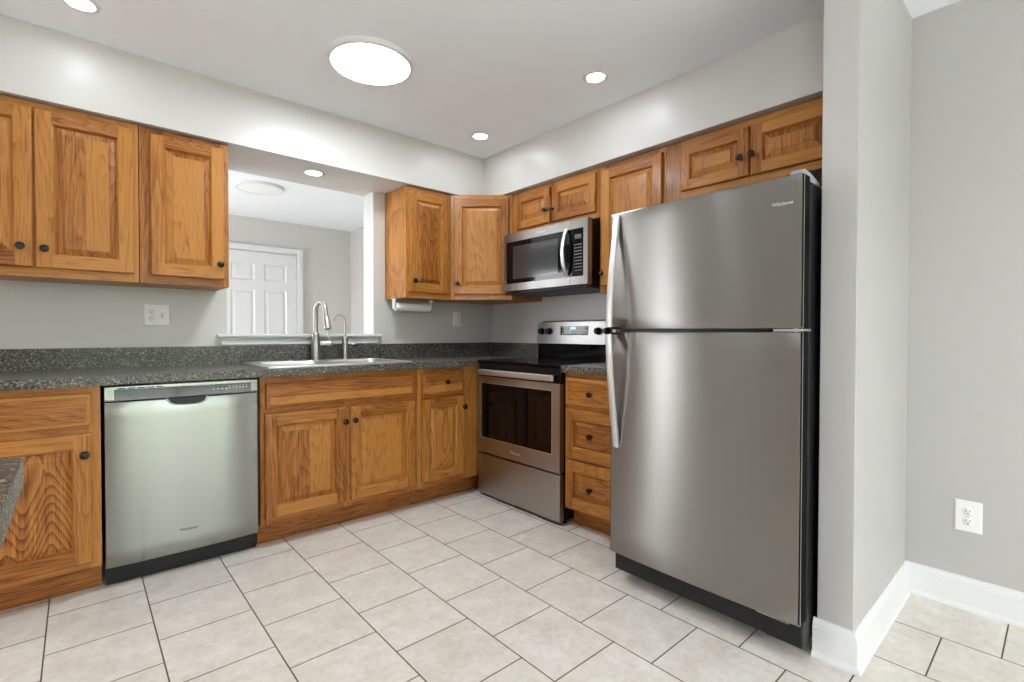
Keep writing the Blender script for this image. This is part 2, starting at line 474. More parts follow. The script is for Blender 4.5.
# ---- doors and windows of the shell
def six_panel_door(name, x0, x1, y, z1=2.03):
    """white six panel door in a cased frame on a wall that faces -y"""
    root = bpy.data.objects.new(name, None); COL.objects.link(root); root.location = (x0, y, 0); root['kind'] = 'structure'
    w = x1 - x0; D = MB()
    st, mid = .115, .10
    pw = (w - 2 * st - mid) / 2
    rows = [(.24, .86), (.98, 1.60), (1.70, 1.90)]
    yf = -.032
    # frame faces as planks
    D.box(0, st, yf, 0, 0.01, z1); D.box(w - st, w, yf, 0, 0.01, z1); D.box(st + pw, st + pw + mid, yf, 0, 0.01, z1)
    zs = [0.01] + [v for r in rows for v in r] + [z1]
    for k in range(0, len(zs), 2):
        for a in (st, st + pw + mid): D.box(a, a + pw, yf, 0, zs[k], zs[k + 1])
    for a in (st, st + pw + mid):
        for (za, zb) in rows:
            R = []
            for ins, dy in ((0, 0), (.010, .010), (.022, .012), (.045, .003), (.047, .003)):
                R.append([(a + ins, yf + dy, za + ins), (a + pw - ins, yf + dy, za + ins), (a + pw - ins, yf + dy, zb - ins), (a + ins, yf + dy, zb - ins)])
            D.rings(R, cap0=False)
    D.build('door_panel', WHITE, root)
    C = MB(); cw = .07
    for (a, b, za, zb) in ((-cw - .006, -.006, 0, z1 + .006 + cw), (w + .006, w + cw + .006, 0, z1 + .006 + cw), (-.006, w + .006, z1 + .006, z1 + .006 + cw)):
        C.box(a, b, -.048, 0, za, zb); C.box(a + .012, b - .012, -.054, 0, za + (.012 if za else 0), zb - .012)
    C.build('door_casing', WHITE, root, bevel=.003)
    for z in (.25, 1.02, 1.80):
        MB().lathe([(.008, -.045), (.008, .045)], (w + .001, yf - .006, z)).build('hinge', CHROME, root, smooth=True)
    MB().lathe([(.03, 0), (.03, .008), (.010, .012), (.010, .04), (.026, .048), (.030, .062), (.022, .075), (0.004, .078)], (.065, yf, .95), 'y', sgn=-1).build('door_knob', BRASS, root, smooth=True)
    return root


six_panel_door('door_1', -1.515, -.690, YN - .001)


def glazed(name, axis, a0, a1, t, z0, z1, nsplit=2, depth=.06, bar=.06):
    root = bpy.data.objects.new(name, None); COL.objects.link(root); root['kind'] = 'structure'

    def bx(mb, a, b, d0, d1, za, zb):
        if axis == 'x': mb.box(a, b, t + d0, t + d1, za, zb)
        else: mb.box(t + d0, t + d1, a, b, za, zb)
    f = MB()
    bx(f, a0, a1, 0, depth, z0, z0 + bar); bx(f, a0, a1, 0, depth, z1 - bar, z1)
    for i in range(nsplit + 1):
        c = a0 + (a1 - a0) * i / nsplit
        lo = c - (bar / 2 if 0 < i < nsplit else (0 if i == 0 else bar)); bx(f, lo, lo + bar, 0.002, depth - .002, z0 + .001, z1 - .001)
    f.build('window_frame', WHITE, root, bevel=.003)
    for i in range(nsplit):
        g = MB(); c0 = a0 + (a1 - a0) * i / nsplit; c1 = a0 + (a1 - a0) * (i + 1) / nsplit
        bx(g, c0 + bar * .5, c1 - bar * .5, depth * .45, depth * .55, z0 + bar * .8, z1 - bar * .8); g.build('glass_pane', GLASS, root)
    return root


glazed('door_2', 'x', -3.0, -.35, YF - .08, 0.0, 2.05, 2, bar=.07)
glazed('added_window_1', 'y', -5.3, -3.9, XL - .08, .3, 2.1, 2)  # unseen window added as a daylight source on the left
glazed('door_3', 'x', -4.95, -4.05, .08, 0.0, 2.05, 1, bar=.08)
glazed('added_window_2', 'y', .7, 2.5, -3.73, .05, 2.1, 2)  # unseen window added to light the next room
# white casing of a further doorway on the next room's right wall
CS = MB(); CS.box(-.016, 0, 2.405, 2.475, 0, 2.11); CS.box(-.016, 0, 1.55, 2.405, 2.04, 2.11); CS.box(-.016, 0, 1.48, 1.55, 0, 2.11); CS.box(-.006, 0, 1.55, 2.405, 0.002, 2.04)
struct('trim_3', CS, WHITE, bevel=.002)

# ---- outside, unseen: lawn and hedge colour the reflections; pale patio added to bounce light
o = MB().box(-14, 8, -20, -11.0, -.25, -.15).build('lawn', GRASS); tag(o, 'green lawn beyond the patio', 'lawn', kind='structure')
o = MB().box(-9, 5, -11.0, -6.25, -.22, -.12).build('patio', BOUNCE_PATIO); tag(o, 'added light-bouncing pale patio outside the patio door', 'patio', kind='structure')  # added pale ground, bounces daylight up to the ceiling
o = MB().prism([(-12, -6.2), (-5.65, -6.2), (-5.65, .2), (-3.8, .2), (-3.8, 8), (-12, 8)], -.25, -.15).build('added_side_patio', BOUNCE_PATIO); tag(o, 'added pale paved strip outside the left window', 'patio', kind='structure')  # unseen ground added to set the daylight entering the side windows


def hedge(name, x0, x1, y, h, label, dep=1.6):
    m = MB(); nx, nz = 40, 14
    rnd = random.Random(len(name))
    def pt(i, j, s):
        x = x0 + (x1 - x0) * i / nx; z = -.15 + h * (j / nz)
        b = .28 * sin(x * 2.3 + z * 3.1) + .18 * sin(x * 5.1 - z * 4.3) + rnd.uniform(-.07, .07)
        return (x, y + s * (dep / 2 * (1 - .4 * (j / nz) ** 3)) + b * s, z + (.25 * sin(x * 1.9) if j == nz else 0))
    f = [[pt(i, j, 1) for i in range(nx + 1)] for j in range(nz + 1)]; k = [[pt(i, j, -1) for i in range(nx + 1)] for j in range(nz + 1)]
    for j in range(nz):
        for i in range(nx):
            for g in (f, k): m.face([g[j][i], g[j][i + 1], g[j + 1][i + 1], g[j + 1][i]])
    for i in range(nx): m.face([f[nz][i], f[nz][i + 1], k[nz][i + 1], k[nz][i]])
    return tag(m.build(name, LEAF, smooth=True), label, 'hedge')


hedge('garden_hedge', -9, 5, -14.0, 2.4, 'tall green hedge beyond the lawn outside the patio door')


# ------------------------------------------------------------------ cabinet fronts
def front_mesh(w, h, raised=True, split='v', t=.019, stile=.056, panel_tones=None, pm=0):
    """overlay front in the local xz plane; back at y=0, face at y=-t"""
    m = MB(); e = .005
    sq = lambda i, y: [(i, y, i), (w - i, y, i), (w - i, y, h - i), (i, y, h - i)]
    t1, t2, t3, t4 = rt(), rt(), rt(), rt()
    vert = 0 if raised else 1
    # back and edges: side edge then rounded lip
    m.face([(0, 0, 0), (0, 0, h), (w, 0, h), (w, 0, 0)], vert, t1)
    R = [sq(0, 0), sq(0, -t + .006), sq(.0018, -t + .0022), sq(e, -t)]
    for a, b_ in zip(R[:-1], R[1:]):
        for k in range(4):
            l = (k + 1) % 4
            m.face([a[k], a[l], b_[l], b_[k]], (1 if k in (0, 2) else 0) if raised else 1, (t3, t2, t4, t1)[k] if raised else t1)
    if not raised:
        R = [sq(e, -t), sq(.012, -t), sq(.018, -t - .003), ]
        for a, b_ in zip(R[:-1], R[1:]):
            for k in range(4):
                l = (k + 1) % 4; m.face([a[k], a[l], b_[l], b_[k]], 1, t1)
        i = .018; y = -t - .003; zm = i + (h - 2 * i) * random.uniform(.4, .6)
        pt = panel_tones or (rt(), rt())
        m.face([(i, y, i), (w - i, y, i), (w - i, y, zm), (i, y, zm)], 1, pt[0])
        m.face([(i, y, zm), (w - i, y, zm), (w - i, y, h - i), (i, y, h - i)], 1, pt[1])
        return m
    s = stile; y = -t
    m.face([(e, y, e), (s, y, e), (s, y, h - e), (e, y, h - e)], 0, t1)
    m.face([(w - s, y, e), (w - e, y, e), (w - e, y, h - e), (w - s, y, h - e)], 0, t2)
    m.face([(s, y, e), (w - s, y, e), (w - s, y, s), (s, y, s)], 1, t3)
    m.face([(s, y, h - s), (w - s, y, h - s), (w - s, y, h - e), (s, y, h - e)], 1, t4)
    pt = panel_tones or [rt(), rt(), rt()]
    pr = [(s, -t), (s + .0015, -t + .0015), (s + .004, -t + .003), (s + .006, -t + .0085), (s + .008, -t + .0125), (s + .011, -t + .0130),
          (s + .030, -t + .0045), (s + .036, -t + .0032), (s + .0368, -t + .0008)]
    for q, (a, b_) in enumerate(zip(pr[:-1], pr[1:])):
        A, B = sq(*a), sq(*b_)
        for k in range(4):
            l = (k + 1) % 4
            if q < 4: m.face([A[k], A[l], B[l], B[k]], 1 if k in (0, 2) else 0, (t3, t2, t4, t1)[k])
            else:
                horiz = split == 'h'
                m.face([A[k], A[l], B[l], B[k]], 1 if horiz else pm, pt[0] if k in (0, 3) else pt[-1])
    i, y = pr[-1]
    if split == 'h':
        m.face([(i, y, i), (w - i, y, i), (w - i, y, h - i), (i, y, h - i)], 1, pt[0])
    else:
        n = 1 if (w < .34 or pm) else (2 if w < .46 else 3)
        xs = [i] + sorted(i + (w - 2 * i) * (k + 1 + random.uniform(-.12, .12)) / n for k in range(n - 1)) + [w - i]
        for k in range(n): m.face([(xs[k], y, i), (xs[k + 1], y, i), (xs[k + 1], y, h - i), (xs[k], y, h - i)], pm, pt[min(k, len(pt) - 1)])
    return m


KN = MB()
KN.lathe([(.0085, 0), (.0085, .002), (.0055, .004), (.005, .012), (.0075, .0155), (.0145, .018), (.0165, .0215), (.0155, .0255), (.010, .0285), (.001, .0295)], (0, 0, 0), 'y', n=20, sgn=-1)
KNOB_ME = None


def knob(parent, x, z, y):
    global KNOB_ME
    if KNOB_ME is None:
        o = KN.build('knob', BRONZE, parent, smooth=True); KNOB_ME = o.data
    else:
        o = bpy.data.objects.new('knob', KNOB_ME); COL.objects.link(o); o.parent = parent
    o.location = (x, y, z); return o


def add_front(root, kind, x0, x1, z0, z1, yface, knob_at=None, **kw):
    name = {'door': 'door', 'drawer': 'drawer', 'panel': 'false_drawer_front', 'rdrawer': 'drawer'}[kind]
    raised = kind in ('door', 'rdrawer')
    m = front_mesh(x1 - x0, z1 - z0, raised, 'h' if kind == 'rdrawer' else 'v', stile=kw.pop('stile', .056), **kw)
    o = m.build(name, OAKS, root); o.location = (x0, yface - .001, z0)
    if knob_at: knob(o, knob_at[0] - x0, knob_at[1] - z0, -.019 - (0 if raised else .003))
    return o


def carcass(root, w, d, z0, z1, frame=None, st=(.038, .038), centre=(), toe=False, hollow=None):
    """oak box with a face frame; local front at y=-d"""
    m = MB()
    t = .018; g = .0008
    tb = rt()
    m.box(g, w - g, -d + t, -.002, z0, hollow or z1, 0, tb)
    if hollow:                                                          # open top so the sink bowls hang inside
        m.box(g, t, -d + t, -.002, hollow, z1, 0, tb); m.box(w - t, w - g, -d + t, -.002, hollow, z1, 0, tb)
    xs = [(g, st[0])] + [(c - .019, c + .019) for c in centre] + [(w - st[1], w - g)]
    for (a, b_) in xs: m.box(a, b_, -d, -d + t, z0, z1, 0, rt())
    for (a, b_) in zip([q[1] for q in xs[:-1]], [q[0] for q in xs[1:]]):
        for (za, zb) in (frame or [(z0, z1)]):
            m.box(a, b_, -d + .0004, -d + t, za, zb, 1, rt())
    o = m.build('body', OAKS, root)
    if toe:
        k = MB(); k.box(g, w - g, -d + .075, -d + .093, 0.0005, z0, 0, .0541); k.build('toe_kick', [OAKH], root)
    return o


def cabinet(name, label, cat, x, w, d, z0, z1, fronts, rot=0, loc=None, **kw):
    r = thing(name, label, cat, loc or (x, 0, 0), rot, kw.pop('group', None))
    carcass(r, w, d, z0, z1, **kw)
    for f in fronts: add_front(r, f[0], f[1], f[2], f[3], f[4], -d, f[5] if len(f) > 5 else None, **(f[6] if len(f) > 6 else {}))
    return r


UZ0, UZ1, DZ0, DZ1 = 1.340, 2.100, 1.379, 2.071
GU = None
# upper cabinets, back wall left
cabinet('wall_cabinet', 'two-door honey oak wall cabinet at the far left, above the outlet and counter', 'cabinet', -3.215, .760, .305, UZ0, UZ1,
        [('door', .030, .391, DZ0, DZ1, (.352, 1.466)), ('door', .398, .740, DZ0, DZ1, (.427, 1.462))])
cabinet('wall_cabinet', 'single-door oak wall cabinet just left of the pass-through opening', 'cabinet', -2.453, .384, .305, UZ0, UZ1,
        [('door', .043, .360, DZ0, DZ1, (.338, 1.455))])
# right of the opening
cabinet('wall_cabinet', 'narrow single-door oak wall cabinet right of the opening, over the paper towels', 'cabinet', -1.004, .370, .305, UZ0, UZ1,
        [('door', .022, .342, DZ0, DZ1, (.052, 1.455))])
# diagonal corner cabinet
r = thing('corner_wall_cabinet', 'diagonal corner oak wall cabinet between the narrow one and the microwave', 'cabinet', (0, 0, 0))
m = MB(); pent = [(-.632, -.002), (-.632, -.305), (-.305, -.612), (-.002, -.612), (-.002, -.002)]
m.prism(pent, UZ0, UZ1, 0, .31)
ang = math.atan2(-.307, .327); fl = math.hypot(.327, .307)
MT = Matrix.Translation((-.632, -.305, 0)) @ Matrix.Rotation(ang, 4, 'Z')
m.box(0, .03, -.004, .012, UZ0, UZ1, 0, .8, MT); m.box(fl - .03, fl, -.004, .012, UZ0, UZ1, 0, .66, MT)
m.box(.03, fl - .03, -.0035, .012, UZ0, UZ1, 1, .2, MT)
m.build('body', OAKS, r)
o = front_mesh(.400, DZ1 - DZ0, True, panel_tones=[.37]).build('door', OAKS, r)
p0 = MT @ Vector((.024, -.005, DZ0)); o.location = p0; o.rotation_euler = (0, 0, ang)
knob(o, .030, .078, -.019)

# right wall uppers: local x measured from y0 towards the fridge
cabinet('wall_cabinet', 'short two-door oak wall cabinet above the microwave', 'cabinet', 0, .796, .305, 1.800, UZ1,
        [('door', .060, .388, 1.835, DZ1, (.361, 1.920), {'stile': .05}), ('door', .412, .773, 1.835, DZ1, (.420, 1.918), {'stile': .05})], rot=RN, loc=(0, -.614, 0), st=(.060, .030), centre=(.400,))
cabinet('wall_cabinet', 'tall single-door oak wall cabinet between the microwave and refrigerator', 'cabinet', 0, .444, .305, UZ0, UZ1,
        [('door', .022, .430, DZ0, DZ1, (.036, 1.456))], rot=RN, loc=(0, -1.412, 0))
cabinet('wall_cabinet', 'short two-door oak wall cabinet above the refrigerator', 'cabinet', 0, .884, .305, 1.800, UZ1,
        [('door', .092, .440, 1.835, 2.067, (.405, 1.924), {'stile': .05}), ('door', .450, .800, 1.835, 2.067, (.460, 1.926), {'stile': .05})], rot=RN, loc=(0, -1.858, 0), st=(.090, .084), centre=(.445,))

# base cabinets
BZ0, BZ1 = .115, .874
cabinet('base_cabinet', 'oak base cabinet with drawer and door left of the dishwasher', 'cabinet', -3.255, .642, .61, BZ0, BZ1,
        [('drawer', .035, .612, .711, .846, (.325, .778)), ('door', .035, .612, .140, .678, (.589, .594), {'panel_tones': [.15], 'pm': 2})], toe=True)
cabinet('sink_base_cabinet', 'wide oak sink base cabinet with false front and two doors right of the dishwasher', 'cabinet', -1.998, .896, .61, BZ0, BZ1,
        [('panel', .024, .870, .711, .838, None, {'panel_tones': (.30, .70)}), ('door', .018, .440, .150, .681, (.428, .602)), ('door', .465, .873, .150, .681, (.483, .604))], toe=True,
        st=(.05, .05), centre=(.452,), hollow=.70)
cabinet('corner_base_cabinet', 'narrow oak base cabinet with one drawer and door, in the corner beside the range', 'cabinet', -1.101, 1.095, .61, BZ0, BZ1,
        [('drawer', .031, .351, .702, .846, (.206, .780)), ('door', .031, .351, .154, .681, (.346, .606), {'panel_tones': [.475], 'pm': 2})], toe=True, st=(.05, .74))
cabinet('drawer_base_cabinet', 'three-drawer oak base cabinet between the range and refrigerator', 'cabinet', 0, .425, .61, .105, BZ1,
        [('drawer', .016, .392, .700, .850, (.204, .767)), ('rdrawer', .016, .392, .402, .674, (.204, .541)), ('rdrawer', .016, .392, .122, .388, (.204, .252))], rot=RN, loc=(0, -1.412, 0), toe=True, st=(.02, .04))

# ------------------------------------------------------------------ countertops
CT, CB = .914, .876
r = thing('countertop', 'dark speckled laminate countertop under the sink and opening, with low backsplash', 'countertop', (0, 0, 0))
m = MB()
SX0, SX1, SY0, SY1 = -1.935, -1.125, -.560, -.055
m.box(-3.27, SX0, -.648, -.001, CB, CT); m.box(SX1, -.001, -.648, -.001, CB, CT)
m.box(SX0, SX1, -.648, SY0, CB, CT); m.box(SX0, SX1, SY1, -.001, CB, CT)
m.build('worktop', COUNTER, r)
m = MB(); m.box(-3.27, -.021, -.020, -.0005, CT, 1.018); m.box(-.020, -.0005, -.645, -.0005, CT, 1.018)
m.build('backsplash', COUNTER, r)
r = thing('countertop', 'short dark speckled countertop between the range and refrigerator', 'countertop', (0, 0, 0))
MB().box(-.648, -.001, -1.850, -1.412, CB, CT).build('worktop', COUNTER, r, bevel=.002)
MB().box(-.020, -.0005, -1.850, -1.412, CT, 1.018).build('backsplash', COUNTER, r)
# peninsula at the left edge of the picture
r = thing('peninsula_counter', 'speckled peninsula counter corner jutting in at the left picture edge', 'counter', (-3.3, -2.6, 0))
m = MB(); PX, PY = -2.742 + 3.3, -2.276 + 2.6
cc = .02
m.prism([(-.55, -.33), (PX, -.33), (PX, PY - cc), (PX - cc, PY), (-.55, PY)], CB - .002, CT)
m.build('worktop', COUNTER, r, bevel=.003)
m = MB(); m.box(-.52, PX - .085, -.28, PY - .05, .1, CB - .002, 0, .4); m.build('body', OAKS, r)
MB().box(-.50, PX - .12, -.22, PY - .12, 0, .1).build('toe_kick', [OAKH], r)

# ------------------------------------------------------------------ sink
r = thing('kitchen_sink', 'stainless double-bowl drop-in sink below the pass-through opening', 'sink', (-1.53, -.31, CT))


def rrect(cx, cy, hx, hy, rad, z, n=5):
    out = []
    for (sx, sy, a0) in ((1, 1, 0), (-1, 1, pi / 2), (-1, -1, pi), (1, -1, 3 * pi / 2)):
        for k in range(n + 1):
            a = a0 + pi / 2 * k / n
            out.append((cx + sx * (hx - rad) + rad * cos(a), cy + sy * (hy - rad) + rad * sin(a), z))
    return out


m = MB()
hx, hy = .42, .275
# outer lip down to the counter, then deck surface around two bowls built as strips
m.rings([rrect(0, 0, hx, hy, .03, .0005), rrect(0, 0, hx, hy, .03, .004), rrect(0, 0, hx - .006, hy - .006, .028, .0075)], cap0=False, cap1=False)
bowls = [(-.195, -.035, .175, .195), (.195, -.035, .175, .195)]
# deck: flat strips between outer rectangle and bowls
zd = .0073
m.box(-hx + .005, hx - .005, .160, hy - .005, .0012, zd); m.box(-hx + .005, hx - .005, -hy + .005, -.230, .0012, zd)
m.box(-hx + .005, -.370, -.230, .160, .0012, zd); m.box(.370, hx - .005, -.230, .160, .0012, zd); m.box(-.020, .020, -.230, .160, .0012, zd)
m.build('rim', SINKM, r, smooth=True)
for (cx, cy, bx, by) in bowls:
    m = MB()
    m.rings([rrect(cx, cy, bx + .004, by + .004, .05, .009), rrect(cx, cy, bx, by, .05, .008), rrect(cx, cy, bx - .006, by - .006, .05, -.006), rrect(cx, cy, bx - .012, by - .012, .05, -.15),
             rrect(cx, cy, bx - .03, by - .03, .05, -.172), rrect(cx, cy, .045, .045, .044, -.178), rrect(cx, cy, .02, .02, .0199, -.182)], cap0=False)
    b_ = m.build('bowl', SINKM, r, smooth=True)
    MB().lathe([(.004, -.176), (.042, -.176), (.042, -.173), (.036, -.172), (.02, -.175), (.004, -.175)], (cx, cy, 0)).build('drain', STEEL_B, b_, smooth=True)
MB().lathe([(.017, .0073), (.017, .011), (.012, .013), (.001, .0135)], (-.16, .215, 0)).build('hole_cover', STEEL_B, r, smooth=True)

# faucets
zf = CT + .0075
r = thing('kitchen_faucet', 'tall brushed nickel gooseneck pull-down faucet behind the sink', 'faucet', (-1.535, -.095, zf))
MB().lathe([(.032, 0), (.032, .004), (.0295, .008), (.0275, .10), (.0235, .165), (.019, .175), (.0155, .178)], n=24).build('body', NICKEL, r, smooth=True)
path = [(0, 0, .17), (0, 0, .305)]
dv = Vector((.016, -.118, 0)); rr = dv.length / 2; du = dv.normalized()
for k in range(1, 15):
    a = pi - k * radians(168) / 14
    path.append((du.x * (rr + rr * cos(a)), du.y * (rr + rr * cos(a)), .305 + .066 * sin(a)))
path.append(tuple(Vector(path[-1]) + (Vector(path[-1]) - Vector(path[-2])).normalized() * .045)); MB().tube(path, .0145, n=16).build('spout', NICKEL, r, smooth=True)
e = Vector(path[-1]); dd = (Vector(path[-1]) - Vector(path[-2])).normalized()
MB().tube([e - dd * .004, e + dd * .012, e + dd * .014, e + dd * .078, e + dd * .082], [.0165, .0175, .0185, .0225, .016], n=18).build('spray_head', NICKEL, r, smooth=True)
m = MB(); m.tube([(.012, 0, .108), (.055, -.012, .108), (.088, -.020, .108), (.090, -.0205, .108)], [.016, .016, .016, .010], n=16)
m.tube([(.076, -.018, .112), (.080, -.014, .15), (.072, -.006, .205)], [.007, .007, .005], n=10)
m.build('lever_handle', NICKEL, r, smooth=True)
r = thing('filter_faucet', 'slim brushed nickel drinking-water faucet right of the tall gooseneck faucet', 'faucet', (-1.338, -.085, zf))
MB().lathe([(.022, 0), (.022, .004), (.018, .007), (.018, .145), (.014, .15), (.006, .153)], n=20).build('body', NICKEL, r, smooth=True)
dv = Vector((-.080, -.002, 0)); rr = .040; du = dv.normalized(); path = [(0, 0, .15), (0, 0, .250)]
for k in range(1, 13):
    a = pi - k * radians(155) / 12; path.append((du.x * (rr + rr * cos(a)), du.y * (rr + rr * cos(a)), 0.250 + .046 * sin(a)))
pe = Vector(path[-1]); path.append(tuple(pe + Vector((-.004, 0, -.014))))
MB().tube(path, .0065, n=12).build('spout', NICKEL, r, smooth=True)
MB().tube([(.012, 0, .105), (.030, -.004, .105), (.032, -.004, .105), (.062, -.010, .105), (.066, -.011, .105)], [.006, .006, .0105, .0105, .006], n=16).build('lever_handle', NICKEL, r, smooth=True)

# ------------------------------------------------------------------ dishwasher
r = thing('dishwasher', 'stainless steel front-loading dishwasher under the counter with black kick plate', 'dishwasher', (-2.604, 0, 0))
DW = .600
MB().box(.004, DW, -.555, -.03, .09, .868).build('tub', BLACK, r)


def bowed_plate(w, y, z0, z1, bow, t, n=16, ret=.003, mat=0, x0=0.0, hole=None, edge=.004):
    """front plate convex towards -y, smooth, with a small rounded border"""
    m = MB(); R = []
    def ring(z, ins, dy):
        out = []
        for k in range(n + 1):
            u = k / n; x = x0 + ins + (w - 2 * ins) * u
            out.append((x, y + dy - bow * (1 - (2 * u - 1) ** 2), z))
        return out
    rows = [(z0, 0, ret + bow), (z0, 0.0, edge), (z0 + edge * .3, edge * .3, edge * .3), (z0 + edge, edge, 0)]
    rows += [(z0 + edge + (z1 - z0 - 2 * edge) * q / 10, edge, 0) for q in range(1, 10)]
    rows += [(z1 - edge, edge, 0), (z1 - edge * .3, edge * .3, edge * .3), (z1, 0, edge), (z1, 0, ret + bow)]
    G = [ring(*q) for q in rows]
    for a, b_ in zip(G[:-1], G[1:]):
        for k in range(n): m.face([a[k], a[k + 1], b_[k + 1], b_[k]], mat)
    # sides
    for k, sx in ((0, x0), (n, x0 + w)):
        for a, b_ in zip(G[:-1], G[1:]):
            m.face([a[k], b_[k], (sx, y + ret + bow, b_[k][2]), (sx, y + ret + bow, a[k][2])], mat)
    import bmesh
    return m


def weld(o, d=1e-5):
    import bmesh
    bm = bmesh.new(); bm.from_mesh(o.data); bmesh.ops.remove_doubles(bm, verts=bm.verts, dist=d); bmesh.ops.recalc_face_normals(bm, faces=bm.faces); bm.to_mesh(o.data); bm.free()
    o.data.shade_smooth(); o.data.set_sharp_from_angle(angle=radians(38)); return o


d_ = weld(bowed_plate(DW, -.598, .086, .797, .012, .045).build('door', STEEL_D, r))
m = MB(); m.box(.002, DW - .002, -.575, -.556, .087, .866); m.build('door_liner', BLACK, r)
cp = weld(bowed_plate(DW, -.600, .8005, .866, .004, .045).build('control_fascia', STEEL_D, r))
m = MB()
n = 12
for k in range(n):
    xa, xb = .036 + (.566 - .036) * k / n, .036 + (.566 - .036) * (k + 1) / n
    ya, yb = [-.6012 - .004 * (1 - (2 * x / DW - 1) ** 2) for x in (xa, xb)]
    m.face([(xa, ya, .805), (xb, yb, .805), (xb, yb, .850), (xa, ya, .850)])
gp = m.build('display_strip', DWGLASS, cp)
weld(gp)
m = MB()
for k in range(5): m.box(.048 + k * .034, .048 + k * .034 + .026, -.6042, -.602, .852, .857)
m.build('vent_slot', SLOT, cp)
m = MB()
random.seed(3)
for k in range(4): m.box(.400 + .018 * k, .410 + .018 * k, -.6062, -.604, .826, .829)
for k in range(6):
    m.box(.470 + .0145 * k, .470 + .0145 * k + .0085, -.6050, -.603, .828, .8305); m.box(.470 + .0145 * k, .470 + .0145 * k + .006, -.6050, -.603, .838, .8395)
m.build('control_print', MARK, cp)
# handle pocket: half-ellipse scoop below the strip
m = MB(); R = []
cxp, hw = .300, .078
for (q, dy) in ((1.06, -.0008), (1.0, -.0035), (.95, -.0015)):
    ring = []
    for k in range(17):
        a = pi + pi * k / 16
        ring.append((cxp + hw * q * math.copysign(abs(cos(a)) ** .6, cos(a)), -.6095 + dy, .798 + .032 * q * sin(a)))
    R.append(ring)
for a, b_ in zip(R[:-1], R[1:]):
    for k in range(16): m.face([a[k], a[k + 1], b_[k + 1], b_[k]], 0)
m.build('handle_pocket', [STEEL_B, BLACK], d_, smooth=True)
m = MB(); m.face([(cxp + hw * .93 * math.copysign(abs(cos(pi + pi * k / 16)) ** .6, cos(pi + pi * k / 16)), -.6112, .7975 + .0295 * sin(pi + pi * k / 16)) for k in range(17)])
m.build('pocket_recess', BLACK, d_)
k_ = MB(); k_.box(.003, DW - .004, -.562, -.540, .003, .085); k_.build('kick_plate', BLACK, r, bevel=.002)
for x in (.022, DW - .022): MB().lathe([(.001, 0), (.006, 0), (.006, .003), (.001, .004)], (x, -.562, .045), 'y', sgn=-1, n=12).build('screw', DGREY, r, smooth=True)
text_mesh('badge_lettering', 'Whirlpool', .017, DMARK, d_, (.300, -.6104, .189), (radians(90), 0, 0), shear=.15)

# ------------------------------------------------------------------ range
RY = -.650
r = thing('kitchen_range', 'stainless and black electric range with glass cooktop in the corner run', 'stove', (0, RY, 0), RN)
RWd = .757
MB().box(.004, RWd - .003, -.612, -.03, .022, .895).build('body', BLACK, r)
for (x, y) in ((.03, -.58), (RWd - .03, -.58), (.03, -.08), (RWd - .03, -.08)):
    MB().lathe([(.014, 0), (.014, .012), (.008, .014), (.008, .024)], (x, y, .0)).build('foot', RUBBER, r, smooth=True)
ck = MB(); ck.box(0, RWd, -.655, -.055, .897, .917); ckt = ck.build('cooktop', BGLASS, r, bevel=.004, seg=3)
for (x, y, rad) in ((.20, -.46, .115), (.56, -.46, .09), (.20, -.20, .078), (.56, -.20, .105), (.38, -.16, .05)):
    m = MB()
    for ra in ((rad, rad - .002), (rad * .6, rad * .6 - .0015)):
        m.rings([[(x + q * cos(2 * pi * k / 40), y + q * sin(2 * pi * k / 40), .9173) for k in range(40)] for q in ra], cap0=False, cap1=False)
    m.build('burner_ring', GREYMARK, ckt)
MB().box(.002, RWd - .002, -.640, -.610, .858, .897).build('front_fascia', BLACK, r, bevel=.003)
# oven door
do = MB()
xa, xb, za, zb = .0, RWd - .002, .300, .808
wx0, wx1, wz0, wz1 = .030, .694, .397, .768
do.box(xa, wx0, -.648, -.614, za, zb); do.box(wx1, xb, -.648, -.614, za, zb); do.box(wx0, wx1, -.648, -.614, za, wz0); do.box(wx0, wx1, -.648, -.614, wz1, zb)
dr = do.build('oven_door', STEEL, r)
MB().box(wx0, wx1, -.6455, -.616, wz0, wz1).build('door_window', BGLASS, dr)
m = MB()
fw = .004
for (a, b_, c, d) in ((wx0, wx1, wz0, wz0 + fw), (wx0, wx1, wz1 - fw, wz1), (wx0, wx0 + fw, wz0 + fw, wz1 - fw), (wx1 - fw, wx1, wz0 + fw, wz1 - fw)): m.box(a, b_, -.6486, -.6456, c, d)
m.build('window_bezel', STEEL_B, dr)
m = MB(); m.box(.002, RWd - .004, -.640, -.616, .808, .8575); m.build('door_top_vent', BLACK, dr)
hb = MB(); hb.box(.028, .722, -.676, -.660, .820, .857); hb.build('door_handle', STEEL_B, dr, bevel=.005, seg=3)
for x in (.040, .710): MB().box(x - .010, x + .010, -.6605, -.638, .824, .853).build('handle_mount', BLACK, dr, bevel=.003)
text_mesh('badge_lettering', 'Whirlpool', .021, MARK, dr, (.373, -.6484, .345), (radians(90), 0, 0), shear=.15)
MB().box(.0, RWd - .002, -.648, -.614, .020, .288).build('storage_drawer', STEEL, r, bevel=.003)
